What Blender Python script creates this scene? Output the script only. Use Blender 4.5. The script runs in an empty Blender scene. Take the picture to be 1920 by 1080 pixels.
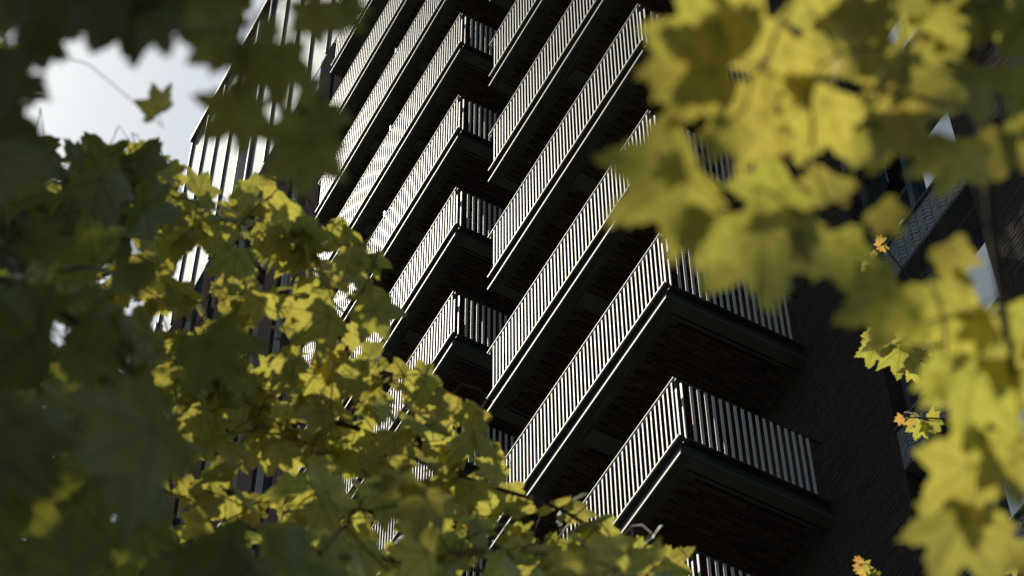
import bpy, math, random
import numpy as np
from mathutils import Matrix, Vector

random.seed(7); rng = np.random.default_rng(7)
scene = bpy.context.scene
col = scene.collection
R = math.radians

# ------------------------------------------------------------------ camera
FPX, EL, AZ, RO = 4827.2, R(55.836), R(151.1055), R(-0.4149)
CAM = np.array([0.0, 0.0, 1.6])
fw = np.array([math.cos(EL)*math.cos(AZ), math.cos(EL)*math.sin(AZ), math.sin(EL)])
rt0 = np.array([math.sin(AZ), -math.cos(AZ), 0.0]); up0 = np.cross(rt0, fw)
rt = rt0*math.cos(RO) + up0*math.sin(RO)
up = -rt0*math.sin(RO) + up0*math.cos(RO)
cd = bpy.data.cameras.new('camera'); cam = bpy.data.objects.new('camera', cd); col.objects.link(cam)
cam.matrix_world = Matrix(((rt[0], up[0], -fw[0], CAM[0]), (rt[1], up[1], -fw[1], CAM[1]),
                           (rt[2], up[2], -fw[2], CAM[2]), (0, 0, 0, 1)))
cd.sensor_width = 36.0; cd.lens = FPX/1920*36.0
cd.clip_start = 0.05; cd.clip_end = 5000
cd.dof.use_dof = True; cd.dof.focus_distance = 32.0; cd.dof.aperture_fstop = 7.0
cd.dof.aperture_blades = 0
scene.camera = cam

# ------------------------------------------------------------------ sky, sun, exposure
SUN = np.array([-0.512, -0.207, 0.834]); SUN /= np.linalg.norm(SUN)
sun_el = math.asin(SUN[2]); sun_rot = math.atan2(SUN[0], SUN[1])
w = bpy.data.worlds.new('World'); scene.world = w; w.use_nodes = True
nt = w.node_tree; nt.nodes.clear()
sky = nt.nodes.new('ShaderNodeTexSky'); sky.sky_type = 'NISHITA'; sky.sun_disc = False
sky.sun_elevation = sun_el; sky.sun_rotation = sun_rot
sky.air_density = 1.0; sky.dust_density = 2.0; sky.ozone_density = 1.0; sky.altitude = 0
bg = nt.nodes.new('ShaderNodeBackground'); bg.inputs['Strength'].default_value = 0.102
wo = nt.nodes.new('ShaderNodeOutputWorld')
tint = nt.nodes.new('ShaderNodeMix'); tint.data_type = 'RGBA'; tint.blend_type = 'MULTIPLY'
tint.inputs[0].default_value = 1.0; tint.inputs[7].default_value = (0.95, 1.03, 0.98, 1)      # tint that takes the mauve cast out of the sky colour
nt.links.new(sky.outputs[0], tint.inputs[6]); nt.links.new(tint.outputs[2], bg.inputs[0]); nt.links.new(bg.outputs[0], wo.inputs[0])
sl = bpy.data.lights.new('sun', 'SUN'); sl.energy = 5.0; sl.angle = R(0.53); sl.color = (1.0, 0.93, 0.80)
so = bpy.data.objects.new('sun', sl); col.objects.link(so)
so.rotation_euler = Vector(SUN).to_track_quat('Z', 'Y').to_euler(); so.location = (0, 0, 120)
vs = scene.view_settings
vs.view_transform = 'Standard'; vs.look = 'None'; vs.gamma = 1; vs.use_curve_mapping = False
vs.exposure = 0.12
scene.cycles.max_bounces = 8; scene.cycles.diffuse_bounces = 3
scene.cycles.transmission_bounces = 6; scene.cycles.glossy_bounces = 4
scene.cycles.sample_clamp_indirect = 6.0

# ------------------------------------------------------------------ helpers
def ray(x, y):                      # viewing direction of a photo point, unit depth along the axis
    return fw + rt*((x-960)/FPX) + up*((540-y)/FPX)
def at(x, y, d):                    # the place that distance away along it
    return CAM + ray(x, y)*d

def mat(name, base, rough=0.6, metallic=0.0, spec=0.5, noise=0.0, scale=8.0, bump=0.0, var=0.0):
    m = bpy.data.materials.new(name); m.use_nodes = True
    n = m.node_tree; b = n.nodes['Principled BSDF']
    b.inputs['Base Color'].default_value = (*base, 1); b.inputs['Roughness'].default_value = rough
    b.inputs['Metallic'].default_value = metallic; b.inputs['Specular IOR Level'].default_value = spec
    if noise or bump:
        tc = n.nodes.new('ShaderNodeTexCoord'); tx = n.nodes.new('ShaderNodeTexNoise')
        tx.inputs['Scale'].default_value = scale; tx.inputs['Detail'].default_value = 5
        n.links.new(tc.outputs['Object'], tx.inputs['Vector'])
        if noise:
            mr = n.nodes.new('ShaderNodeMapRange'); mr.inputs[1].default_value = 0.3; mr.inputs[2].default_value = 0.7
            mr.inputs[3].default_value = 1-noise; mr.inputs[4].default_value = 1+noise
            n.links.new(tx.outputs['Fac'], mr.inputs[0])
            hs = n.nodes.new('ShaderNodeHueSaturation'); hs.inputs['Color'].default_value = (*base, 1)
            n.links.new(mr.outputs[0], hs.inputs['Value'])
            last = hs
            if var:
                g = n.nodes.new('ShaderNodeNewGeometry'); oi = n.nodes.new('ShaderNodeObjectInfo')
                ad = n.nodes.new('ShaderNodeMath'); ad.operation = 'ADD'
                fr = n.nodes.new('ShaderNodeMath'); fr.operation = 'FRACT'
                n.links.new(g.outputs['Random Per Island'], ad.inputs[0]); n.links.new(oi.outputs['Random'], ad.inputs[1])
                n.links.new(ad.outputs[0], fr.inputs[0])
                m2 = n.nodes.new('ShaderNodeMapRange'); m2.inputs[3].default_value = 1-var; m2.inputs[4].default_value = 1+var
                n.links.new(fr.outputs[0], m2.inputs[0])
                h2 = n.nodes.new('ShaderNodeHueSaturation')
                n.links.new(hs.outputs[0], h2.inputs['Color']); n.links.new(m2.outputs[0], h2.inputs['Value'])
                last = h2
            n.links.new(last.outputs[0], b.inputs['Base Color'])
        if bump:
            bp = n.nodes.new('ShaderNodeBump'); bp.inputs['Strength'].default_value = bump; bp.inputs['Distance'].default_value = 0.01
            n.links.new(tx.outputs['Fac'], bp.inputs['Height']); n.links.new(bp.outputs[0], b.inputs['Normal'])
    return m

M_bar = mat('galvanised_bar', (0.42, 0.42, 0.40), rough=0.47, spec=0.03, noise=0.08, scale=3)
M_fascia = mat('dark_metal_fascia', (0.026, 0.031, 0.029), rough=0.55, spec=0.3, noise=0.25, scale=2)
M_soffit = mat('soffit_board', (0.042, 0.046, 0.040), rough=0.8, spec=0.2, noise=0.2, scale=3)
M_brick = mat('dark_brick', (0.036, 0.030, 0.026), rough=0.9, spec=0.02, noise=0.2, scale=30, bump=0.4, var=0.12)
M_sbrick = mat('soffit_brick', (0.034, 0.026, 0.020), rough=0.9, spec=0.05, noise=0.2, scale=30, bump=0.3, var=0.35)
M_mortar = mat('dark_mortar', (0.035, 0.032, 0.028), rough=0.95, spec=0.0, noise=0.25, scale=20)
M_pier = mat('brown_brick_pier', (0.042, 0.037, 0.036), rough=0.95, spec=0.0, noise=0.35, scale=9, bump=0.4)
M_frame = mat('slate_window_frame', (0.050, 0.068, 0.075), rough=0.6, spec=0.1)
M_trim = mat('pale_metal_trim', (0.42, 0.42, 0.40), rough=0.6, spec=0.03)
M_zig = mat('slate_zigzag_brick', (0.075, 0.098, 0.11), rough=0.6, spec=0.3, noise=0.2, scale=25, bump=0.2, var=0.12)
M_bark = mat('maple_bark', (0.045, 0.036, 0.026), rough=0.9, spec=0.2, noise=0.4, scale=25, bump=0.7)
M_twig = mat('maple_twig', (0.050, 0.028, 0.016), rough=0.7, spec=0.3, noise=0.3, scale=30)
M_ground = mat('dark_paving', (0.115, 0.100, 0.082), rough=0.9, spec=0.2, noise=0.3, scale=1.5, bump=0.3)

def glass_mat(name, tint, refl, rough, k=1.0, c=(.93, .97, 1.0)):
    m = bpy.data.materials.new(name); m.use_nodes = True; n = m.node_tree; n.nodes.clear()
    o = n.nodes.new('ShaderNodeOutputMaterial')
    d = n.nodes.new('ShaderNodeBsdfDiffuse'); d.inputs['Color'].default_value = (*tint, 1)
    g = n.nodes.new('ShaderNodeBsdfGlossy'); g.inputs['Roughness'].default_value = rough
    g.inputs['Color'].default_value = (c[0]*k, c[1]*k, min(1, c[2]*k), 1)
    f = n.nodes.new('ShaderNodeFresnel'); f.inputs['IOR'].default_value = refl
    tc = n.nodes.new('ShaderNodeTexCoord'); tx = n.nodes.new('ShaderNodeTexNoise'); tx.inputs['Scale'].default_value = 0.6
    n.links.new(tc.outputs['Object'], tx.inputs['Vector'])
    bp = n.nodes.new('ShaderNodeBump'); bp.inputs['Strength'].default_value = 0.02; bp.inputs['Distance'].default_value = 0.1
    n.links.new(tx.outputs['Fac'], bp.inputs['Height']); n.links.new(bp.outputs[0], g.inputs['Normal'])
    x = n.nodes.new('ShaderNodeMixShader')
    n.links.new(f.outputs[0], x.inputs[0]); n.links.new(d.outputs[0], x.inputs[1]); n.links.new(g.outputs[0], x.inputs[2])
    n.links.new(x.outputs[0], o.inputs[0]); return m
M_glass = glass_mat('coated_window_glass', (0.02, 0.03, 0.035), 2.6, 0.02, 0.8, (.80, .95, 1.08))
M_screen = glass_mat('silvered_glass', (0.30, 0.32, 0.33), 3.2, 0.0, .78)
M_frost = mat('frosted_glass', (0.62, 0.70, 0.68), rough=0.3, spec=0.6)

class MB:                                               # collects boxes and tubes into one mesh
    def __init__(s): s.v = []; s.f = []
    def quad(s, pts):
        i = len(s.v); s.v += [tuple(p) for p in pts]; s.f.append(tuple(range(i, i+len(pts))))
    def box(s, x0, x1, y0, y1, z0, z1):
        i = len(s.v)
        s.v += [(x0,y0,z0),(x1,y0,z0),(x1,y1,z0),(x0,y1,z0),(x0,y0,z1),(x1,y0,z1),(x1,y1,z1),(x0,y1,z1)]
        for q in ((0,3,2,1),(4,5,6,7),(0,1,5,4),(1,2,6,5),(2,3,7,6),(3,0,4,7)): s.f.append(tuple(i+k for k in q))
        return s
    def obox(s, c, ax, ay, az):                         # box about c with half-axis vectors
        i = len(s.v); c, ax, ay, az = map(np.asarray, (c, ax, ay, az))
        for sz in (-1, 1):
            for sx, sy in ((-1,-1),(1,-1),(1,1),(-1,1)): s.v.append(tuple(c+sx*ax+sy*ay+sz*az))
        for q in ((0,3,2,1),(4,5,6,7),(0,1,5,4),(1,2,6,5),(2,3,7,6),(3,0,4,7)): s.f.append(tuple(i+k for k in q))
        return s
    def tube(s, pts, rad, n=6):
        pts = [np.asarray(p, float) for p in pts]; base = len(s.v); prev = None
        for k, p in enumerate(pts):
            t = pts[min(k+1, len(pts)-1)] - pts[max(k-1, 0)]; t = t/(np.linalg.norm(t)+1e-9)
            a = np.cross(t, (0.3, 0.2, 1.0) if prev is None else np.cross(prev, t)) if prev is None else prev - t*np.dot(prev, t)
            a = a/(np.linalg.norm(a)+1e-9); b = np.cross(t, a); prev = a
            r = rad[k] if hasattr(rad, '__len__') else rad
            for j in range(n):
                th = 2*math.pi*j/n; s.v.append(tuple(p + r*(a*math.cos(th) + b*math.sin(th))))
        for k in range(len(pts)-1):
            for j in range(n):
                q = base+k*n+j; q2 = base+k*n+(j+1) % n
                s.f.append((q, q2, q2+n, q+n))
        s.f.append(tuple(base+(len(pts)-1)*n+j for j in range(n)))
        return s
    def mesh(s, name, m, smooth=False):
        me = bpy.data.meshes.new(name); me.from_pydata(s.v, [], s.f); me.materials.append(m)
        if smooth: me.polygons.foreach_set('use_smooth', [True]*len(me.polygons))
        me.update(); return me
    def build(s, name, m, parent=None, smooth=False, loc=(0, 0, 0)):
        return link(name, s.mesh(name, m, smooth), parent, loc)
def link(name, me, parent=None, loc=(0, 0, 0)):
    o = bpy.data.objects.new(name, me); col.objects.link(o)
    if parent is not None: o.parent = parent
    o.location = loc; return o
def empty(name, loc):
    o = bpy.data.objects.new(name, None); col.objects.link(o); o.location = loc; o.empty_display_size = 0.3; return o
def tag(o, label=None, cat=None, group=None, kind=None):
    for k, v in (('label', label), ('category', cat), ('group', group), ('kind', kind)):
        if v: o[k] = v
    return o

# ------------------------------------------------------------------ ground
g = MB(); g.quad([(-900, -900, 0), (900, -900, 0), (900, 900, 0), (-900, 900, 0)])
tag(g.build('ground', M_ground), 'dark paved ground below the trees and the tower', None, None, 'structure')

# ------------------------------------------------------------------ the tower
H = 3.0238                                              # storey height
ZT0 = 20.738 + 1.6                                      # handrail of the lowest balcony in view
RAIL, DROP = 1.08, 0.342                                # railing height, slab edge below it
YF, YW = 10.0, 12.0                                     # railing plane, wall plane
ZL = 1.6                                                # eye height added to heights taken from the eye
tower = empty('apartment_tower', (-26, 12, 0))
tag(tower, 'dark brick apartment tower with stacked balconies railed in pale upright bars', 'building')
T0 = Vector((26, -12, 0))                               # children are written in world coordinates
def part(mb, name, m, smooth=False): return mb.build(name, m, tower, smooth, T0)

wall = MB()
wall.box(-43.7, -8.0, 12.45, 27, 0, 61.3+ZL-0.6)        # body
wall.box(-31.2, -13.05, YW+.005, 12.45, 0, 61.3+ZL-0.6)  # wall behind the balconies
wall.box(-13.05, -11.0, 12.36, 12.45, 0, 61.3)          # back of the window bay
wall.box(-11.0, -8.0, YW+.005, 12.45, 0, 61.3)
part(wall, 'wall', M_mortar)

def bricks_wall(mb, x0, x1, z0, z1, y, bl=0.215, bh=0.065, j=0.010):
    z = z0; row = 0
    while z < z1:
        x = x0 - (bl+j)/2*(row % 2)
        while x < x1:
            a, b = max(x, x0), min(x+bl, x1)
            if b-a > 0.03:
                d = random.uniform(-.003, .004)
                mb.box(a, b, y-d, y+.022, z, z+bh)
            x += bl+j
        z += bh+j; row += 1
bw = MB()
bricks_wall(bw, -14.75, -13.05, 19.0, 34.0, YW)
bricks_wall(bw, -11.0, -9.2, 20.0, 30.0, YW)
# returns of the wall into the window bay
zz = 19.0
while zz < 34:
    bw.box(-13.05, -13.03, YW+.0, 12.34, zz, zz+.065); bw.box(-11.02, -11.0, YW+.0, 12.34, zz, zz+.065); zz += .075

# ---- balconies: two columns, the far ends at the left
def soffit_layout(x0, x1):
    cells = []; n = max(2, round((x1-x0-0.7)/1.7)); L = (x1-x0-0.46-(n-1)*0.26)/n
    for i in range(n):
        a = x0+0.23+i*(L+0.26); cells.append((a, a+L))
    return cells
BL, BW_, BJ = 0.225, 0.066, 0.010
def brick_spots(x0, x1):
    out = []
    for a, b in soffit_layout(x0, x1):
        nx = int((b-a-.02)/(BW_+BJ)); off = (b-a-nx*(BW_+BJ)+BJ)/2
        for i in range(nx):
            x = a+off+i*(BW_+BJ)
            ny = 7; y0 = YF+0.24+(0.11 if i % 2 else 0)
            for jn in range(ny):
                y = y0+jn*(BL+BJ)
                if y+BL < YW-.1: out.append((x, y))
    return out
def slab_mesh(x0, x1):
    s = MB()
    zb, zt = -RAIL-DROP, -RAIL-0.012
    s.box(x0+.08, x1-.08, YF+.08, YW, zb+.07, zt)                       # slab with its dark fascia
    s.box(x0, x1, YF+.004, YF+.17, zb+.03, zb+.07)                      # soffit edge board, front
    s.box(x1-.17, x1, YF+.17, YW, zb+.03, zb+.07); s.box(x0, x0+.17, YF+.17, YW, zb+.03, zb+.07)
    cs = soffit_layout(x0, x1)
    for (a, b), (c, d) in zip(cs, cs[1:]): s.box(b, c, YF+.21, YW, zb+.028, zb+.07)   # cross boards
    for e0, e1 in ((x0+.20, cs[0][0]), (cs[-1][1], x1-.20)): s.box(e0, e1, YF+.21, YW, zb+.03, zb+.07)
    return s.mesh('balcony', M_soffit)
ZB = -RAIL-DROP
def trims(x0, x1):
    def one(name, m, *b): return (name, MB().box(*b).mesh(name, m))
    return [one('fascia', M_fascia, x0+.075, x1-.075, YF+.072, YF+.080, ZB+.075, -RAIL-.03),
            one('fascia', M_fascia, x1-.08, x1-.072, YF+.083, YW, ZB+.075, -RAIL-.03),
            one('fascia', M_fascia, x0+.072, x0+.08, YF+.083, YW, ZB+.075, -RAIL-.03),
            one('handrail', M_bar, x0, x1, YF-.006, YF+.030, -.014, .0),
            one('bottom_plate', M_bar, x0, x1, YF-.006, YF+.012, -RAIL-.018, -RAIL+.006),
            one('ledge', M_fascia, x0, x1, YF+.012, YF+.090, -RAIL-.016, -RAIL+.004),
            one('drip_edge', M_bar, x0, x1, YF-.004, YF+.010, ZB+.002, ZB+.026),
            one('ledge', M_fascia, x0, x1, YF+.010, YF+.090, ZB+.004, ZB+.024),
            one('handrail', M_fascia, x1-.030, x1, YF+.034, YW, -.014, .0),
            one('handrail', M_fascia, x0, x0+.030, YF+.034, YW, -.014, .0),
            one('bottom_plate', M_fascia, x1-.085, x1+.004, YF+.094, YW, -RAIL-.018, -RAIL+.006),
            one('bottom_plate', M_fascia, x0-.004, x0+.085, YF+.094, YW, -RAIL-.018, -RAIL+.006),
            one('corner_post', M_fascia, x1-.045, x1-.012, YF+.034, YF+.066, -RAIL+.008, -.015)]
PF, PS, WB, WS, TB = 0.0935, 0.0985, 0.025, 0.038, 0.007
def bars(x0, x1):
    out = []; n = int((x1-x0-.10)/PF)
    for i in range(n): out.append((x1-.062-i*PF, YF+.006, 0.0, WB))
    ns = int((YW-YF-.15)/PS)
    for i in range(ns): out.append((x1-.014, YF+.136+i*PS, math.pi/2, WS) if i else (x1-.024, YF+.110, 0.0, WS))
    return out
bar_me = {w_: MB().box(-w_/2, w_/2, -TB/2, TB/2, -RAIL+.006, -.014).mesh('baluster', M_bar) for w_ in (WB, WS)}
brick_me = MB().box(0, BW_, 0, BL, 0, .05).mesh('brick', M_sbrick)
COLS = {'R': (-18.866, -14.318), 'L': (-26.32, -19.985)}
meshes = {c: (slab_mesh(*COLS[c]), trims(*COLS[c])) for c in COLS}
rest_bars = MB(); rest_bricks = MB()
def add_bar(mb, x, y, z, a, wd):
    ca, sa = math.cos(a), math.sin(a)
    mb.obox((x, y, z-(RAIL+.008)/2), (ca*wd/2, sa*wd/2, 0), (-sa*TB/2, ca*TB/2, 0), (0, 0, (RAIL-.02)/2))
single_bars = {('R', 0), ('R', 1), ('R', 2), ('R', 3)}
nb = 0
for c, ks in (('R', range(-1, 9)), ('L', range(0, 13))):
    x0, x1 = COLS[c]
    for k in ks:
        z = ZT0 + k*H
        b = link('balcony', meshes[c][0], tower, T0 + Vector((0, 0, z)))
        for nm, me in meshes[c][1]: link(nm, me, b)
        pl = bars(x0, x1)
        if (c, k) in single_bars and nb + len(pl) <= 300:
            for x, y, a, wd in pl:
                o = link('baluster', bar_me[wd], b, (x, y, 0)); o.rotation_euler.z = a + random.gauss(0, .004); nb += 1
        else:
            for x, y, a, wd in pl: add_bar(rest_bars, x, y, z, a + random.gauss(0, .004), wd)
        zb = -RAIL-DROP
        for x, y in brick_spots(x0, x1):
            d = random.uniform(0.0, .012)
            if (c, k) == ('R', 1): link('brick', brick_me, b, (x, y, zb+.018+d))
            elif k <= 9: rest_bricks.box(x, x+BW_, y, y+BL, z+zb+.018+d, z+zb+.068)
        if c == 'L':                                                   # frosted divider that rises above the handrail
            MB().box(-22.95, -22.92, YF+.04, YW-.05, -RAIL+.01, .36).build('privacy_screen', M_frost, b)
tag(part(rest_bars, 'balustrade', M_bar), kind='stuff')
rb = tag(part(rest_bricks, 'brickwork', M_sbrick), kind='stuff')
tag(part(bw, 'wall_brickwork', M_brick), kind='stuff')

# ---- window bay at the right: zigzag spandrels and recessed windows
def clip_poly(poly, x0, x1, z0, z1):
    for ax, lim, sg in ((0, x0, 1), (0, x1, -1), (1, z0, 1), (1, z1, -1)):
        out = []
        for i in range(len(poly)):
            p, q = poly[i], poly[(i+1) % len(poly)]
            ip, iq = sg*(p[ax]-lim) >= 0, sg*(q[ax]-lim) >= 0
            if ip: out.append(p)
            if ip != iq:
                t = (lim-p[ax])/(q[ax]-p[ax]); out.append((p[0]+t*(q[0]-p[0]), p[1]+t*(q[1]-p[1])))
        poly = out
        if len(poly) < 3: return None
    return poly
def zigzag(mb, x0, x1, z0, z1, y):
    L, W, J = 0.19, 0.045, 0.010; s = L/math.sqrt(2)
    ncol = int((x1-x0)/s)+2
    for i in range(ncol):
        dirn = 1 if i % 2 == 0 else -1
        zz = z0-0.4
        while zz < z1+0.3:
            xc, zc = x0+(i+.5)*s, zz
            ux, uz = (math.sqrt(.5), dirn*math.sqrt(.5))
            px, pz = (-uz, ux)
            hl, hw = L/2-.004, W/2
            poly = [(xc+a*hl*ux+b*hw*px, zc+a*hl*uz+b*hw*pz) for a, b in ((-1,-1),(1,-1),(1,1),(-1,1))]
            poly = clip_poly(poly, x0, x1, z0, z1)
            if poly:
                d = .005 + random.uniform(0, .006); n = len(poly); i0 = len(mb.v)
                mb.v += [(p[0], y-d, p[1]) for p in poly] + [(p[0], y, p[1]) for p in poly]
                mb.f.append(tuple(range(i0, i0+n)))
                for q in range(n): mb.f.append((i0+q, i0+n+q, i0+n+(q+1) % n, i0+(q+1) % n))
            zz += (W+J)*math.sqrt(2)
for n in range(-3, 5):
    zs = 24.82+ZL+n*H
    sp = part(MB().box(-13.03, -11.02, YW, 12.36, zs, zs+.67), 'spandrel', M_frame)
    zb_ = MB(); zigzag(zb_, -13.02, -11.03, zs+.03, zs+.64, YW)
    tag(zb_.build('zigzag_brickwork', M_zig, sp), kind='stuff')
    MB().box(-13.03, -11.02, YW-.04, 12.30, zs+.67, zs+.70).build('sill', M_frame, sp)
    z0, z1 = zs+.70, zs+H
    f = MB(); yf0, yf1 = 12.22, 12.36; xm, ztr = -12.16, z0+1.05
    for a, b in ((-13.03, -12.94), (xm-.045, xm+.045), (-11.11, -11.02)): f.box(a, b, yf0, yf1, z0, z1)
    for a, b in ((-12.94, xm-.045), (xm+.045, -11.11)):
        f.box(a, b, yf0, yf1, z0, z0+.07); f.box(a, b, yf0, yf1, z1-.07, z1)
    f.box(-12.94, xm-.045, yf0, yf1, ztr-.05, ztr+.05)
    wf = part(f, 'window', M_frame)
    MB().box(-12.94, xm-.045, 12.315, 12.33, z0+.07, ztr-.05).build('pane', M_glass, wf)
    MB().box(xm+.045, -11.11, 12.315, 12.33, z0+.07, z1-.07).build('pane', M_glass, wf)
    o = MB().box(0, -(-12.94-xm)-.05, -.008, .008, ztr+.05, z1-.07).build('pane', M_glass, wf, loc=(-12.94, 12.31, 0))
    o.rotation_euler.z = R(-24 if n in (0, -2) else 0)
    if n in (0, -2): o['label'] = 'casement pane standing ajar'

# ---- left part of the facade: brick piers, deep windows, silvered glass crown
ZG0, ZG1 = 61.3+ZL, 73.85+ZL
pm_y0 = YW
pier_x = []
x = -43.6
while x < -31.5:
    pier_x += [(x, x+.85), (x+1.5, x+2.45)]; x += 3.75
def pier(a, b):
    return part(MB().box(a, b, pm_y0, 12.45, 20, ZG0-.12), 'brick_pier', M_pier)
for a, b in pier_x: pier(a, min(b, -31.2))
edges = sorted(pier_x)
for (a, b), (c, d) in zip(edges, edges[1:]+[(-31.2, -31)]):
    if c-b < .2: continue
    for n in range(5, 14):
        z0 = 26.4+n*H
        if z0 > ZG0-2: continue
        zt_ = min(z0+H-.75, ZG0-.2)
        fm = MB(); fm.box(b, c, 12.28, 12.45, zt_, min(zt_+.75, ZG0-.12)); fm.box(b, b+.05, 12.25, 12.45, z0, zt_); fm.box(c-.05, c, 12.25, 12.45, z0, zt_)
        wn = part(fm, 'window', M_frame)
        MB().box(b+.05, c-.05, 12.36, 12.38, z0, zt_).build('pane', M_glass, wn)
        MB().box(b, b+.05, 12.10, 12.25, z0, zt_).build('jamb_trim', M_trim, wn)
cr = part(MB().box(-43.7, -14.0, 12.30, 12.6, ZG0-.10, ZG0+.05).box(-43.7, -14.0, 11.90, 12.6, ZG1-.18, ZG1)
          .box(-43.7, -43.6, 12.0, 27, ZG0, ZG1), 'glass_crown', M_frame)
mx = [-43.62, -42.3, -41.0, -39.7, -38.45, -37.30, -36.0, -34.7, -33.4, -32.1, -30.8, -29.5, -28.2, -26.9, -25.6, -24.3, -23.0, -21.7, -20.4, -19.1, -17.8, -16.5, -15.2, -14.05]
for i, (a, b) in enumerate(zip(mx, mx[1:])):
    if i == 4:
        MB().box(a+.06, b-.06, 12.3, 12.34, ZG0+.05, ZG1-.18).build('louvre_panel', M_frame, cr)
    else:
        MB().box(a+.025, b-.025, 12.05, 12.07, ZG0+.05, ZG1-.18).build('pane', M_screen, cr)
    MB().box(a-.025, a+.025, 11.98, 12.12, ZG0+.05, ZG1-.18).build('mullion', M_frame, cr)
MB().box(-38.42, -38.36, 11.97, 12.25, ZG0+.05, ZG1-.18).build('reveal', M_trim, cr)
MB().box(-37.42, -37.33, 11.95, 12.25, ZG0+.05, ZG1-.18).build('reveal', M_trim, cr)
part(MB().box(-43.80, -43.62, 11.93, 12.05, ZG0-3.2, ZG0+1.8), 'corner_trim', M_trim)

# ------------------------------------------------------------------ maples
def leaf_material(name, refl, trans, hue_j=0.05, val_j=0.3, wax=.018):
    m = bpy.data.materials.new(name); m.use_nodes = True; n = m.node_tree; n.nodes.clear()
    N = n.nodes.new; Lk = n.links.new
    out = N('ShaderNodeOutputMaterial')
    geo = N('ShaderNodeNewGeometry'); oi = N('ShaderNodeObjectInfo')
    ad = N('ShaderNodeMath'); ad.operation = 'ADD'; fr = N('ShaderNodeMath'); fr.operation = 'FRACT'
    Lk(geo.outputs['Random Per Island'], ad.inputs[0]); Lk(oi.outputs['Random'], ad.inputs[1]); Lk(ad.outputs[0], fr.inputs[0])
    m1 = N('ShaderNodeMath'); m1.operation = 'MULTIPLY'; m1.inputs[1].default_value = 7.31; f2 = N('ShaderNodeMath'); f2.operation = 'FRACT'
    Lk(fr.outputs[0], m1.inputs[0]); Lk(m1.outputs[0], f2.inputs[0])
    hr = N('ShaderNodeMapRange'); hr.inputs[3].default_value = .5-hue_j; hr.inputs[4].default_value = .5+hue_j*.6; Lk(fr.outputs[0], hr.inputs[0])
    vr = N('ShaderNodeMapRange'); vr.inputs[3].default_value = 1-val_j; vr.inputs[4].default_value = 1+val_j*.6; Lk(f2.outputs[0], vr.inputs[0])
    # veins and mottling from the leaf's own coordinates
    at_ = N('ShaderNodeAttribute'); at_.attribute_name = 'leafuv'
    tx = N('ShaderNodeTexNoise'); tx.inputs['Scale'].default_value = 5; tx.inputs['Detail'].default_value = 4; Lk(at_.outputs['Vector'], tx.inputs['Vector'])
    sx = N('ShaderNodeSeparateXYZ'); Lk(at_.outputs['Vector'], sx.inputs[0])
    ang = N('ShaderNodeMath'); ang.operation = 'ARCTAN2'; Lk(sx.outputs['X'], ang.inputs[0]); Lk(sx.outputs['Y'], ang.inputs[1])
    ln = N('ShaderNodeVectorMath'); ln.operation = 'LENGTH'; Lk(at_.outputs['Vector'], ln.inputs[0])
    aa = N('ShaderNodeMath'); aa.operation = 'ABSOLUTE'; Lk(ang.outputs[0], aa.inputs[0])
    prev = None
    for v in (0.0, 0.84, 1.80):
        s_ = N('ShaderNodeMath'); s_.operation = 'SUBTRACT'; s_.inputs[1].default_value = v; Lk(aa.outputs[0], s_.inputs[0])
        b_ = N('ShaderNodeMath'); b_.operation = 'ABSOLUTE'; Lk(s_.outputs[0], b_.inputs[0])
        if prev is None: prev = b_
        else:
            mn = N('ShaderNodeMath'); mn.operation = 'MINIMUM'; Lk(prev.outputs[0], mn.inputs[0]); Lk(b_.outputs[0], mn.inputs[1]); prev = mn
    ds = N('ShaderNodeMath'); ds.operation = 'MULTIPLY'; Lk(prev.outputs[0], ds.inputs[0]); Lk(ln.outputs['Value'], ds.inputs[1])
    vm = N('ShaderNodeMapRange'); vm.inputs[1].default_value = .006; vm.inputs[2].default_value = .03; vm.inputs[3].default_value = .62; vm.inputs[4].default_value = 1.0
    Lk(ds.outputs[0], vm.inputs[0])
    nr = N('ShaderNodeMapRange'); nr.inputs[1].default_value = .3; nr.inputs[2].default_value = .7; nr.inputs[3].default_value = .86; nr.inputs[4].default_value = 1.12; Lk(tx.outputs['Fac'], nr.inputs[0])
    v1 = N('ShaderNodeMath'); v1.operation = 'MULTIPLY'; Lk(vr.outputs[0], v1.inputs[0]); Lk(vm.outputs[0], v1.inputs[1])
    v2 = N('ShaderNodeMath'); v2.operation = 'MULTIPLY'; Lk(v1.outputs[0], v2.inputs[0]); Lk(nr.outputs[0], v2.inputs[1])
    h1 = N('ShaderNodeHueSaturation'); h1.inputs['Color'].default_value = (*trans, 1); Lk(hr.outputs[0], h1.inputs['Hue']); Lk(v2.outputs[0], h1.inputs['Value'])
    h2 = N('ShaderNodeHueSaturation'); h2.inputs['Color'].default_value = (*refl, 1); Lk(hr.outputs[0], h2.inputs['Hue']); Lk(v2.outputs[0], h2.inputs['Value'])
    t = N('ShaderNodeBsdfTranslucent'); Lk(h1.outputs[0], t.inputs[0])
    d = N('ShaderNodeBsdfDiffuse'); Lk(h2.outputs[0], d.inputs[0])
    a_ = N('ShaderNodeAddShader'); Lk(t.outputs[0], a_.inputs[0]); Lk(d.outputs[0], a_.inputs[1])
    gl = N('ShaderNodeBsdfGlossy'); gl.inputs['Roughness'].default_value = .42; gl.inputs['Color'].default_value = (.9, .95, 1, 1)
    fs = N('ShaderNodeLayerWeight'); fs.inputs['Blend'].default_value = .12
    fc = N('ShaderNodeMath'); fc.operation = 'MULTIPLY'; fc.inputs[1].default_value = .16; fc.use_clamp = True; Lk(fs.outputs['Facing'], fc.inputs[0])
    fa = N('ShaderNodeMath'); fa.operation = 'ADD'; fa.inputs[1].default_value = wax; Lk(fc.outputs[0], fa.inputs[0])
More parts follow.
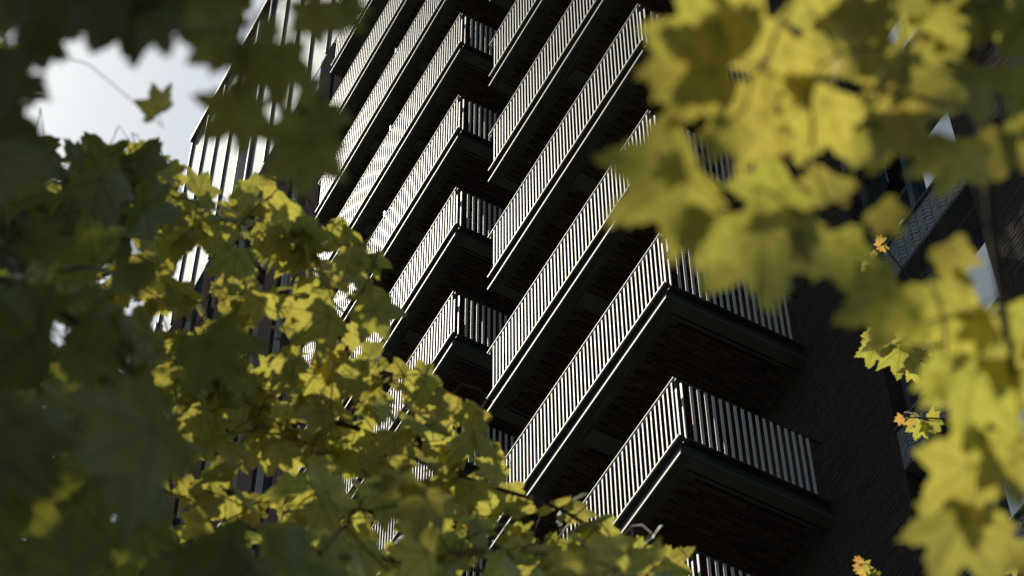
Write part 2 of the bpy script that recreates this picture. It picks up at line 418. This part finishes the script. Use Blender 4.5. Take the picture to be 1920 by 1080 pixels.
    x = N('ShaderNodeMixShader'); Lk(fa.outputs[0], x.inputs[0]); Lk(a_.outputs[0], x.inputs[1]); Lk(gl.outputs[0], x.inputs[2])
    Lk(x.outputs[0], out.inputs[0]); return m
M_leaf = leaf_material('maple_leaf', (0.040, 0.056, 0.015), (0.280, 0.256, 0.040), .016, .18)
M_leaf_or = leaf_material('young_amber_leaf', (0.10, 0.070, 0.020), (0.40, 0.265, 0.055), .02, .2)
M_leaf_dk = leaf_material('shade_toned_maple_leaf', (0.028, 0.044, 0.018), (0.112, 0.114, 0.013), .02, .25, .022)  # shade under the canopy put into the colour of the ordinary leaf

LOBE = [(0,1.0),(4,.90),(8,.88),(10,.79),(16,.77),(19,.67),(25,.58),(32,.66),(35,.75),(39,.76),(42,.86),(47,.95),(51,.83),(56,.79),(59,.68),
        (66,.66),(70,.57),(77,.51),(85,.54),(91,.62),(97,.55),(104,.62),(112,.50),(121,.47),(131,.35),(150,.22)]
def leaf_geo(seed):
    r = random.Random(seed)
    pts = []
    for sgn in (1, -1):
        seq = LOBE if sgn == 1 else LOBE[:0:-1]
        sc = [r.uniform(.88, 1.1) for _ in range(3)]
        for a, d in seq:
            lobe = 0 if a < 25 else (1 if a < 77 else 2)
            k = sc[lobe]*(1+r.gauss(0, .025)) if a else 1.0
            th = R(a+r.gauss(0, 1.0))*sgn
            pts.append((d*k*math.sin(th), d*k*math.cos(th)))
    droop = r.uniform(.12, .34); fold = r.uniform(-.05, .22); tw = r.uniform(-.25, .25); cup = r.uniform(.0, .12)
    def zc(x, y):
        rr = math.hypot(x, y); th = abs(math.atan2(x, y))
        lob = math.cos(th*3.9)                                        # up on the veins, down between
        return -droop*rr*rr + fold*abs(x) + tw*x*y + cup*lob*rr*.5
    V = [(0, 0, 0)]; n = len(pts)
    for x, y in pts: V.append((x*.52, y*.52, zc(x*.52, y*.52)))
    for x, y in pts: V.append((x, y, zc(x, y)))
    keep = range(0, n)
    F = []
    for i in range(n):
        j = (i+1) % n
        F.append((0, 1+j, 1+i)); F.append((1+i, 1+j, 1+n+j, 1+n+i))
    # petiole
    Lp = r.uniform(.55, .9); q = [(0, .02, .004), (0.02, -Lp*.5, .06), (r.uniform(-.1, .1), -Lp, .16)]
    b0 = len(V)
    for px, py, pz in q:
        for k in range(3):
            a = 2*math.pi*k/3; V.append((px+.013*math.cos(a), py, pz+.013*math.sin(a)))
    for k in range(2):
        for j in range(3):
            a0 = b0+k*3+j; a1 = b0+k*3+(j+1) % 3; F.append((a0, a1, a1+3, a0+3))
    uv = [(x, y, 0) for x, y, z in V]
    for i in range(b0, len(V)): uv[i] = (0.0, .4, 0)
    return V, F, uv, q[2]
def leaf_mesh(seed, m, name='leaf'):
    V, F, uv, pe = leaf_geo(seed)
    me = bpy.data.meshes.new(name); me.from_pydata(V, [], F); me.materials.append(m)
    a = me.attributes.new('leafuv', 'FLOAT_VECTOR', 'POINT'); a.data.foreach_set('vector', np.array(uv, 'f').ravel())
    me.polygons.foreach_set('use_smooth', [True]*len(me.polygons)); me.update()
    return me, np.array(V), F, np.array(uv), np.array(pe)
LEAVES = [leaf_mesh(100+i, M_leaf) for i in range(8)]
AMBER = [leaf_mesh(300+i, M_leaf_or) for i in range(3)]
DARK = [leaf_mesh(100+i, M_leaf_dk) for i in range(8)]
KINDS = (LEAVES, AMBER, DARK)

def basis(y, n):                                         # leaf axes from tip direction and normal
    y = y/np.linalg.norm(y); n = n - y*np.dot(n, y); n /= np.linalg.norm(n); return np.column_stack([np.cross(y, n), y, n])
def natural(rg, spread=0.55, droop=0.5):                 # upper side to the sky, tip out and down
    a = rg.uniform(0, 2*math.pi); y = np.array([math.cos(a), math.sin(a), -abs(rg.normal(droop, .3))])
    n = np.array([rg.normal(0, spread), rg.normal(0, spread), 1.0]); return basis(y, n)
HS = 0.76
def stem(j, t): return (t[0]-(t[0]-j[0])*HS, t[1]-(t[1]-j[1])*HS)
def toward(j, t, d, rg, tilt=None, back=1.0):            # leaf seen with stem at j and tip at t
    a = np.array(at(*t, d)) - np.array(at(*j, d)); L = np.linalg.norm(a); yv = a/L
    p = rg.normal(0, .25) if tilt is None else tilt
    L *= HS
    yv = yv*math.cos(p) + fw*math.sin(p)
    n = fw*back + rt*rg.normal(0, .28) + up*rg.normal(0, .28)
    return L/math.cos(p), basis(yv, n)

class Tree:
    def __init__(s, base, label, group):
        s.o = empty('maple_tree', base); s.base = np.array(base, float); tag(s.o, label, 'tree', group)
        s.lv = []; s.nodes = []; s.kind = 0
    def part(s, mb, name, m, smooth=True): return mb.build(name, m, s.o, smooth, tuple(-s.base))
    def leaf(s, pos, size, B, amber=False, far=False):
        am = 1 if amber else s.kind
        k = int(rng.integers(0, len(KINDS[am]))); s.lv.append((np.array(pos), size, B, am, k, far))
    def limb(s, pts, r0, r1, name='branch', m=None, n=7):
        P = [np.array(p, float) for p in pts]; Q = []
        for i in range(len(P)-1):                        # smooth, slightly wandering
            for t in np.linspace(0, 1, 5)[:-1]:
                a, b, c, d = P[max(i-1, 0)], P[i], P[i+1], P[min(i+2, len(P)-1)]
                q = .5*((2*b)+(-a+c)*t+(2*a-5*b+4*c-d)*t*t+(-a+3*b-3*c+d)*t**3); Q.append(q)
        Q.append(P[-1]); rr = np.linspace(r0, r1, len(Q))
        s.part(MB().tube(Q, rr, n), name, m or M_bark); 
        if name == 'branch': s.nodes += Q
        return Q
    def finish(s, single=300, twig=.0022, reach=0.9):
        # twigs: every leaf stalk is joined to its nearest neighbour already on the tree
        ends = []
        for pos, size, B, am, k, far in s.lv:
            pe = KINDS[am][k][4]; ends.append(pos + B @ (pe*size))
        ends = np.array(ends); N = np.array(s.nodes); tm = MB(); vert = 0
        dist = np.full(len(ends), 1e9); src = np.zeros((len(ends), 3))
        for i, e in enumerate(ends):
            q = np.linalg.norm(N-e, axis=1); j = q.argmin(); dist[i] = q[j]; src[i] = N[j]
        todo = set(range(len(ends))); alive = np.ones(len(ends), bool)
        while todo:
            dd = np.where(alive, dist, 1e9); i = int(dd.argmin()); alive[i] = False; todo.discard(i)
            L = dist[i]
            if L > 1e-3 and L < reach:
                mid = (ends[i]+src[i])/2 + np.array([0, 0, .06*L]) + rng.normal(0, .04*L, 3)
                tm.tube([src[i], mid, ends[i]], [twig*1.2, twig, twig*.8], 4)
            q = np.linalg.norm(ends-ends[i], axis=1)*1.02; better = alive & (q < dist)
            dist[better] = q[better]; src[better] = ends[i]
        if tm.v: tag(s.part(tm, 'twig', M_twig), kind='stuff')
        # the largest leaves singly, the rest as one mass
        def shown(L):
            c = L[0]-CAM; z = c@fw
            if z < .1: return -1
            x, y = 960+FPX*(c@rt)/z, 540-FPX*(c@up)/z
            ok = -120 < x < 2040 and -120 < y < 1200
            return (L[1]/z) if ok and not L[5] else -1
        order = sorted(range(len(s.lv)), key=lambda i: -shown(s.lv[i]))
        VV, FF, UU, MI, off = [], [], [], [], 0
        for r_, i in enumerate(order):
            pos, size, B, am, k, far = s.lv[i]; me, V, F, uv, pe = KINDS[am][k]
            if r_ < single and shown(s.lv[i]) > 0:
                o = bpy.data.objects.new('leaf', me); col.objects.link(o); o.parent = s.o
                mw = Matrix.Identity(4)
                for a in range(3):
                    for b in range(3): mw[a][b] = B[a, b]*size
                    mw[a][3] = pos[a]-s.base[a]
                o.matrix_local = mw
                if am == 1: o['label'] = 'young amber leaf'
                elif am == 0 and s.kind == 2: o['label'] = 'yellow green leaf'
            else:
                VV.append(V@B.T*size+pos-s.base); FF += [tuple(q+off for q in f) for f in F]; UU.append(uv); MI += [am]*len(F); off += len(V)
        if VV:
            me = bpy.data.meshes.new('foliage'); me.from_pydata(np.vstack(VV).tolist(), [], FF)
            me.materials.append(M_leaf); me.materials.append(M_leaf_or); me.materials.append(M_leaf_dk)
            a = me.attributes.new('leafuv', 'FLOAT_VECTOR', 'POINT'); a.data.foreach_set('vector', np.vstack(UU).astype('f').ravel())
            me.polygons.foreach_set('material_index', MI); me.polygons.foreach_set('use_smooth', [True]*len(me.polygons)); me.update()
            tag(link('foliage', me, s.o), kind='stuff')

def inside(p, poly):
    x, y = p; c = False; j = len(poly)-1
    for i in range(len(poly)):
        if (poly[i][1] > y) != (poly[j][1] > y) and x < (poly[j][0]-poly[i][0])*(y-poly[i][1])/(poly[j][1]-poly[i][1])+poly[i][0]: c = not c
        j = i
    return c
def scatter(tree, poly, n, d0, d1, s0, s1, holes=(), spread=.55, droop=.5, amber=0.0):
    xs = [p[0] for p in poly]; ys = [p[1] for p in poly]; k = 0; tries = 0
    while k < n and tries < n*40:
        tries += 1
        p = (rng.uniform(min(xs), max(xs)), rng.uniform(min(ys), max(ys)))
        if not inside(p, poly) or any(math.hypot((p[0]-h[0])/h[2], (p[1]-h[1])/h[3]) < 1 for h in holes): continue
        d = rng.uniform(d0, d1); tree.leaf(at(*p, d), rng.uniform(s0, s1), natural(rng, spread, droop), rng.random() < amber); k += 1
def clump(tree, c, rad, n, s0, s1):
    c = np.array(c)
    for _ in range(n):
        v = rng.normal(0, 1, 3); v /= np.linalg.norm(v); v *= rng.uniform(0, 1)**.4
        tree.leaf(c+v*np.array(rad), rng.uniform(s0, s1), natural(rng, .4, .4), far=True)

GRP = 'maple trees in front of the tower'
left = -rt*np.array([1, 1, 0])/np.linalg.norm(rt[:2])
# ---- A: the maple at the left, sunlit sprays some eight metres away
bA = at(-600, 800, 8.5); bA = np.array([bA[0], bA[1], 0]) + left*1.6
tA = Tree(bA, 'broad maple whose sunlit yellow green sprays rise across the lower left', GRP)
tA.limb([bA, bA+[.1, .05, 3], bA+[-.05, .1, 6.2], bA+[.1, 0, 9.5], bA+[0, .1, 13]], .24, .07, 'trunk', n=12)
tA.limb([bA+[0, .1, 5.2], at(-150, 700, 8.6), at(120, 770, 8.3), at(300, 800, 8.2)], .05, .012)
tA.limb([at(300, 800, 8.2), at(430, 808, 8.1), at(600, 790, 8.0), at(690, 812, 8.0), at(800, 870, 7.9), at(930, 915, 7.9), at(1060, 960, 7.8), at(1200, 1060, 7.8)], .011, .005)
tA.limb([at(-150, 700, 8.6), at(100, 560, 8.7), at(300, 470, 8.6), at(450, 420, 8.5), at(540, 440, 8.4), at(600, 540, 8.3), at(650, 590, 8.3)], .012, .004)
tA.limb([at(120, 770, 8.3), at(330, 930, 8.0), at(600, 1030, 7.8), at(900, 1070, 7.7), at(1150, 1130, 7.7)], .010, .005)
tA.limb([bA+[0, .1, 7.0], at(-500, 200, 9.5), at(-250, 250, 9), at(0, 330, 8.8), at(200, 360, 8.8)], .05, .008)
polyA = [(180, 350), (330, 345), (480, 335), (590, 385), (690, 450), (715, 520), (700, 600), (720, 660), (820, 730), (930, 755), (965, 880), (1040, 925), (1120, 960), (1240, 1010), (1270, 1085), (-40, 1100), (-40, 430)]
holesA = [(370, 510, 40, 60), (240, 620, 45, 38), (470, 640, 60, 60), (245, 745, 30, 30), (655, 555, 26, 70), (360, 860, 40, 40), (640, 915, 34, 50), (725, 985, 34, 32), (930, 1000, 34, 40), (500, 880, 45, 45), (560, 640, 20, 30)]
scatter(tA, polyA, 235, 7.75, 8.25, .06, .105, holesA, .5, .5)
scatter(tA, [(430, 340), (600, 390), (700, 470), (700, 560), (600, 640), (420, 600), (340, 430)], 62, 7.75, 8.2, .055, .10, holesA, .5, .6)
scatter(tA, [(300, 620), (720, 660), (930, 755), (960, 890), (500, 860), (300, 800)], 66, 7.7, 8.1, .06, .105, holesA, .5, .6)
scatter(tA, [(290, 640), (560, 660), (760, 800), (900, 1000), (560, 1090), (250, 1000)], 56, 7.5, 8.2, .06, .105, holesA, .5, .5)
scatter(tA, [(540, 900), (760, 900), (980, 985), (1230, 1040), (1260, 1100), (480, 1100)], 46, 4.9, 5.8, .07, .10, holesA[7:9], .45, .5)
scatter(tA, [(20, 300), (300, 285), (370, 430), (340, 570), (60, 570), (-30, 480)], 75, 7.6, 8.4, .06, .10, holesA[:1], .5, .5)
scatter(tA, [(-30, 560), (200, 560), (300, 780), (330, 1080), (-30, 1090)], 60, 7.4, 8.4, .06, .10, [(45, 960, 26, 26), (95, 1010, 40, 45), (85, 610, 12, 12), (245, 745, 30, 30)], .5, .5)
scatter(tA, [(560, 860), (760, 850), (960, 940), (1200, 1010), (1250, 1090), (560, 1090)], 46, 7.4, 7.9, .065, .105, holesA[7:9], .5, .5)
scatter(tA, [(300, 650), (720, 670), (900, 770), (880, 880), (380, 900)], 36, 7.4, 7.7, .06, .10, holesA[5:9], .5, .5)
for (jx, jy, tx, ty) in ((640, 575, 548, 640), (445, 455, 436, 545), (492, 545, 480, 612), (420, 415, 432, 470), (520, 345, 480, 352), (548, 372, 500, 420), (470, 340, 455, 395), (690, 470, 640, 500), (690, 560, 735, 640), (640, 470, 660, 520),
                         (850, 735, 815, 790), (905, 760, 870, 815), (800, 700, 770, 760), (345, 770, 395, 820), (320, 730, 300, 770), (430, 830, 440, 880), (520, 830, 545, 880), (600, 850, 612, 905), (690, 980, 640, 1000), (400, 370, 370, 395)):
    d = rng.uniform(7.25, 7.5); L, B = toward((jx, jy), (tx, ty), d, rng); tA.leaf(at(*stem((jx, jy), (tx, ty)), d), L*1.05, B)
# unseen leaf clump added at the sun side, to keep the lower left in shade
cA = at(80, 780, 8.3)
clump(tA, cA + SUN*3.4 + left*.55, (.80, .80, .70), 360, .10, .15)
clump(tA, bA+np.array([-.6, -.8, 11.5]), (1.6, 1.6, 1.4), 420, .10, .15)

rng = np.random.default_rng(21)
# ---- B: the near maple whose shaded leaves hang over the upper left
bB = np.array([at(-500, 200, 2.4)[0], at(-500, 200, 2.4)[1], 0]) + left*1.3
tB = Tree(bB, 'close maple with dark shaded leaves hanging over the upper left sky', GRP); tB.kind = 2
tB.limb([bB, bB+[.05, 0, 1.8], bB+[0, .06, 3.6], bB+[.1, .1, 5.6]], .13, .04, 'trunk', n=12)
tB.limb([bB+[0, .06, 3.3], at(-330, -120, 2.5), at(0, -110, 2.45), at(300, -90, 2.4), at(560, -70, 2.35)], .014, .003)
tB.limb([bB+[0, .05, 2.6], at(-300, 420, 2.9), at(-60, 500, 3.1), at(60, 560, 3.1), at(150, 610, 3.1), at(250, 700, 3.1), at(330, 860, 3.0)], .010, .003)
heroB = [((40, 50), (148, 58)), ((80, 40), (78, 142)), ((60, 130), (60, 205)), ((10, 70), (5, 230)), ((-20, 180), (35, 330)), ((20, 20), (-30, 80)),
         ((185, -20), (183, 108)), ((235, -20), (255, 124)), ((285, 15), (323, 113)), ((345, 65), (420, 50)), ((400, -10), (395, 100)), ((450, 60), (394, 145)), ((430, 90), (330, 62)),
         ((480, 50), (540, 62)), ((515, 60), (530, 215)), ((490, 185), (378, 266)), ((450, 190), (510, 235)), ((585, -10), (600, 95)), ((560, 20), (640, 50)), ((640, 0), (680, 60)),
         ((585, 215), (515, 320)), ((575, 240), (570, 385)), ((600, 200), (635, 270)), ((-30, 250), (40, 400))]
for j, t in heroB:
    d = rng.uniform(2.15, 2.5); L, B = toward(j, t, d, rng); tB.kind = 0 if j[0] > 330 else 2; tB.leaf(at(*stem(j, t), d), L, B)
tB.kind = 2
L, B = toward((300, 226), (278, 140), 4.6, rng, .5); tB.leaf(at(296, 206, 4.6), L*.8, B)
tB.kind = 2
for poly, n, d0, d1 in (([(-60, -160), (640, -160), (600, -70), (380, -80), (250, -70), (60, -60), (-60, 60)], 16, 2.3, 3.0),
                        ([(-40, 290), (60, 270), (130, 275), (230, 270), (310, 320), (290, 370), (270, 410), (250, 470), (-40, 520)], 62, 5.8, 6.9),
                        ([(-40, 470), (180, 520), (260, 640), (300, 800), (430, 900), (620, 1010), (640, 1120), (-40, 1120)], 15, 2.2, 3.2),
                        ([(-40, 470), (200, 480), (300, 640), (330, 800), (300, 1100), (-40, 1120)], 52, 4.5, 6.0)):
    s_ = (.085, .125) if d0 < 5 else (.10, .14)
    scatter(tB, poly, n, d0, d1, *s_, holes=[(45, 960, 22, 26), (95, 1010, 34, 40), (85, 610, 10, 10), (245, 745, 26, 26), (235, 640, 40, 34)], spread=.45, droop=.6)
for (jx, jy, tx, ty, d) in ((150, 650, 260, 720, 2.6), (390, 640, 480, 770, 2.8), (60, 455, 160, 480, 2.6), (250, 500, 245, 600, 2.7)):
    L, B = toward((jx, jy), (tx, ty), d, rng, .3, -1); tB.leaf(at(jx, jy, d), L, B)
for (x, y, d, k, rr, n) in ((300, 90, 2.3, 1.9, (.34, .34, .26), 130), (120, 430, 6.3, 2.2, (.33, .33, .30), 110), (120, 800, 2.7, 2.0, (.36, .36, .36), 130), (120, 800, 5.2, 2.6, (.5, .5, .5), 130)):
    clump(tB, at(x, y, d) + SUN*k, rr, n, .09, .13)  # unseen leaf clumps added towards the sun, to shade the near leaves
for (x, y, d, r_, n) in ((-150, -720, 3.3, .36, 130), (-650, 250, 3.2, .40, 150), (-600, 900, 3.4, .45, 150), (300, -900, 4.4, .5, 150)):
    clump(tB, at(x, y, d), (r_, r_, r_), n, .09, .13)  # more unseen clumps added above and beside, to cut the skylight

for (jx, jy, tx, ty, d) in ((610, 205, 620, 272, 2.4), (570, 170, 640, 200, 2.5), (5, 20, 18, 42, 4.5), (70, 20, 74, 50, 4.5), (5, 80, 15, 102, 4.5), (30, 85, 45, 110, 4.5), (10, 320, 8, 350, 5), (620, 20, 670, 66, 2.5)):
    tB.kind = 0; L, B = toward((jx, jy), (tx, ty), d, rng); tB.leaf(at(jx, jy, d), L, B)
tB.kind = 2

rng = np.random.default_rng(5)
# ---- C: the near maple at the right, big sunlit leaves
bC = np.array([at(2300, 300, 2.6)[0], at(2300, 300, 2.6)[1], 0]) - left*1.4
tC = Tree(bC, 'close maple with large blurred yellow green leaves filling the right side', GRP)
tC.limb([bC, bC+[0, .04, 1.8], bC+[.06, 0, 3.6], bC+[0, .1, 5.4]], .12, .04, 'trunk', n=12)
tC.limb([bC+[.06, 0, 3.4], at(2250, -50, 2.8), at(2000, -40, 2.75), at(1800, -20, 2.7), at(1835, 170, 2.68), at(1852, 330, 2.65), at(1872, 520, 2.62), at(1900, 700, 2.6)], .014, .0035)
tC.limb([at(1835, 170, 2.68), at(1700, 180, 2.65), at(1560, 150, 2.6), at(1420, 130, 2.5)], .005, .002)
heroC = [((1395, 110), (1181, 62)), ((1385, 130), (1183, 150)), ((1330, 290), (1138, 432)), ((1420, 380), (1447, 600)), ((1345, 390), (1305, 522)), ((1380, 220), (1330, 312)), ((1600, 5), (1495, 125)),
         ((1565, 150), (1495, 318)), ((1615, 215), (1590, 322)), ((1570, 320), (1520, 400)), ((1700, 160), (1655, 300)), ((1800, 245), (1760, 385)), ((1830, 100), (1735, 255)), ((1800, 20), (1755, 100)),
         ((1900, 0), (1775, 30)), ((1900, 120), (1885, 200)), ((1900, 240), (1860, 350)), ((1700, 528), (1564, 614)), ((1772, 445), (1812, 540)), ((1855, 560), (1690, 645)), ((1745, 600), (1660, 625)),
         ((1870, 600), (1786, 640)), ((1900, 800), (1905, 960)), ((1880, 640), (1930, 760)),
         ((1500, 60), (1400, 200)), ((1450, 20), (1300, 60)), ((1480, 200), (1300, 260)), ((1500, 330), (1380, 440)), ((1290, 310), (1220, 330)), ((1640, 60), (1610, -40)), ((1640, 380), (1690, 440)),
         ((1560, 420), (1600, 540)), ((1500, 420), (1520, 500)), ((1890, 560), (1915, 680)), ((1900, 1000), (1870, 1100)), ((1840, 650), (1795, 850)), ((1860, 850), (1700, 952)), ((1830, 930), (1730, 1100)), ((1760, 690), (1745, 760))]
for j, t in heroC:
    d = 2.2 + .45*(j[0]-1140)/780 + rng.uniform(-.05, .05); L, B = toward(j, t, d, rng); tC.leaf(at(*stem(j, t), d), L, B)
scatter(tC, [(1480, -40), (1950, -40), (1950, 300), (1850, 180), (1560, 280)], 18, 2.5, 2.9, .06, .09, [(1665, 85, 60, 40), (1715, 320, 45, 60)], .45, .5)

rng = np.random.default_rng(9)
# ---- D: sharp small sprigs of the maple further off at the right
bD = np.array([at(2300, 700, 13)[0], at(2300, 700, 13)[1], 0]) - left*1.4
tD = Tree(bD, 'distant maple with small crisp sprigs and amber tips before the brick wall', GRP)
tD.limb([bD, bD+[.1, 0, 4], bD+[0, .1, 8], bD+[.1, 0, 14]], .2, .06, 'trunk', n=12)
tD.limb([bD+[0, .1, 8], at(2150, 760, 12.6), at(1950, 700, 12.2), at(1800, 650, 12), at(1700, 618, 12), at(1640, 640, 12)], .03, .004)
tD.limb([at(1950, 700, 12.2), at(1850, 790, 12), at(1760, 785, 12), at(1685, 782, 12)], .008, .003)
tD.limb([at(1800, 650, 12), at(1720, 540, 12), at(1660, 465, 12), at(1645, 448, 12)], .006, .003)
tD.limb([at(2150, 760, 12.6), at(1900, 1150, 12), at(1680, 1130, 12), at(1612, 1050, 12)], .012, .003)
for (jx, jy, tx, ty, am) in ((1650, 628, 1608, 662, 0), (1640, 650, 1625, 700, 0), (1665, 630, 1650, 690, 0), (1660, 625, 1668, 600, 0), (1690, 655, 1680, 720, 0), (1680, 650, 1678, 690, 0), (1712, 690, 1720, 725, 0), (1725, 650, 1735, 690, 0), (1700, 640, 1670, 612, 0),
                             (1700, 660, 1712, 700, 0), (1735, 690, 1715, 730, 0), (1720, 640, 1745, 620, 0), (1640, 620, 1622, 628, 0),
                             (1690, 785, 1674, 782, 1), (1690, 785, 1682, 802, 1), (1710, 790, 1702, 808, 1), (1725, 795, 1712, 836, 0), (1738, 795, 1736, 826, 0), (1745, 785, 1768, 770, 0), (1750, 790, 1765, 815, 0), (1720, 785, 1705, 778, 0),
                             (1650, 455, 1636, 446, 1), (1652, 460, 1640, 470, 1), (1650, 452, 1655, 438, 1), (1655, 462, 1662, 478, 1), (1632, 485, 1610, 502, 1), (1640, 478, 1628, 470, 1), (1620, 500, 1606, 506, 0),
                             (1610, 1050, 1600, 1040, 1), (1612, 1055, 1622, 1046, 1), (1610, 1062, 1598, 1072, 1), (1620, 1062, 1640, 1068, 0), (1622, 1070, 1610, 1092, 1), (1640, 1080, 1655, 1068, 0), (1890, 1040, 1910, 1070, 0), (1915, 1030, 1895, 1055, 1), (1900, 1060, 1880, 1085, 0)):
    d = rng.uniform(11.8, 12.4); L, B = toward((jx, jy), (tx, ty), d, rng, rng.normal(0, .35)); tD.leaf(at(jx, jy, d), L*1.05, B, bool(am))
clump(tD, bD+np.array([.3, .2, 14]), (1.8, 1.5, 1.6), 260, .10, .15)

for t_, tw, rc in ((tA, .0024, .9), (tB, .0014, .4), (tC, .0016, .9), (tD, .003, .9)): t_.finish(300, tw, rc)
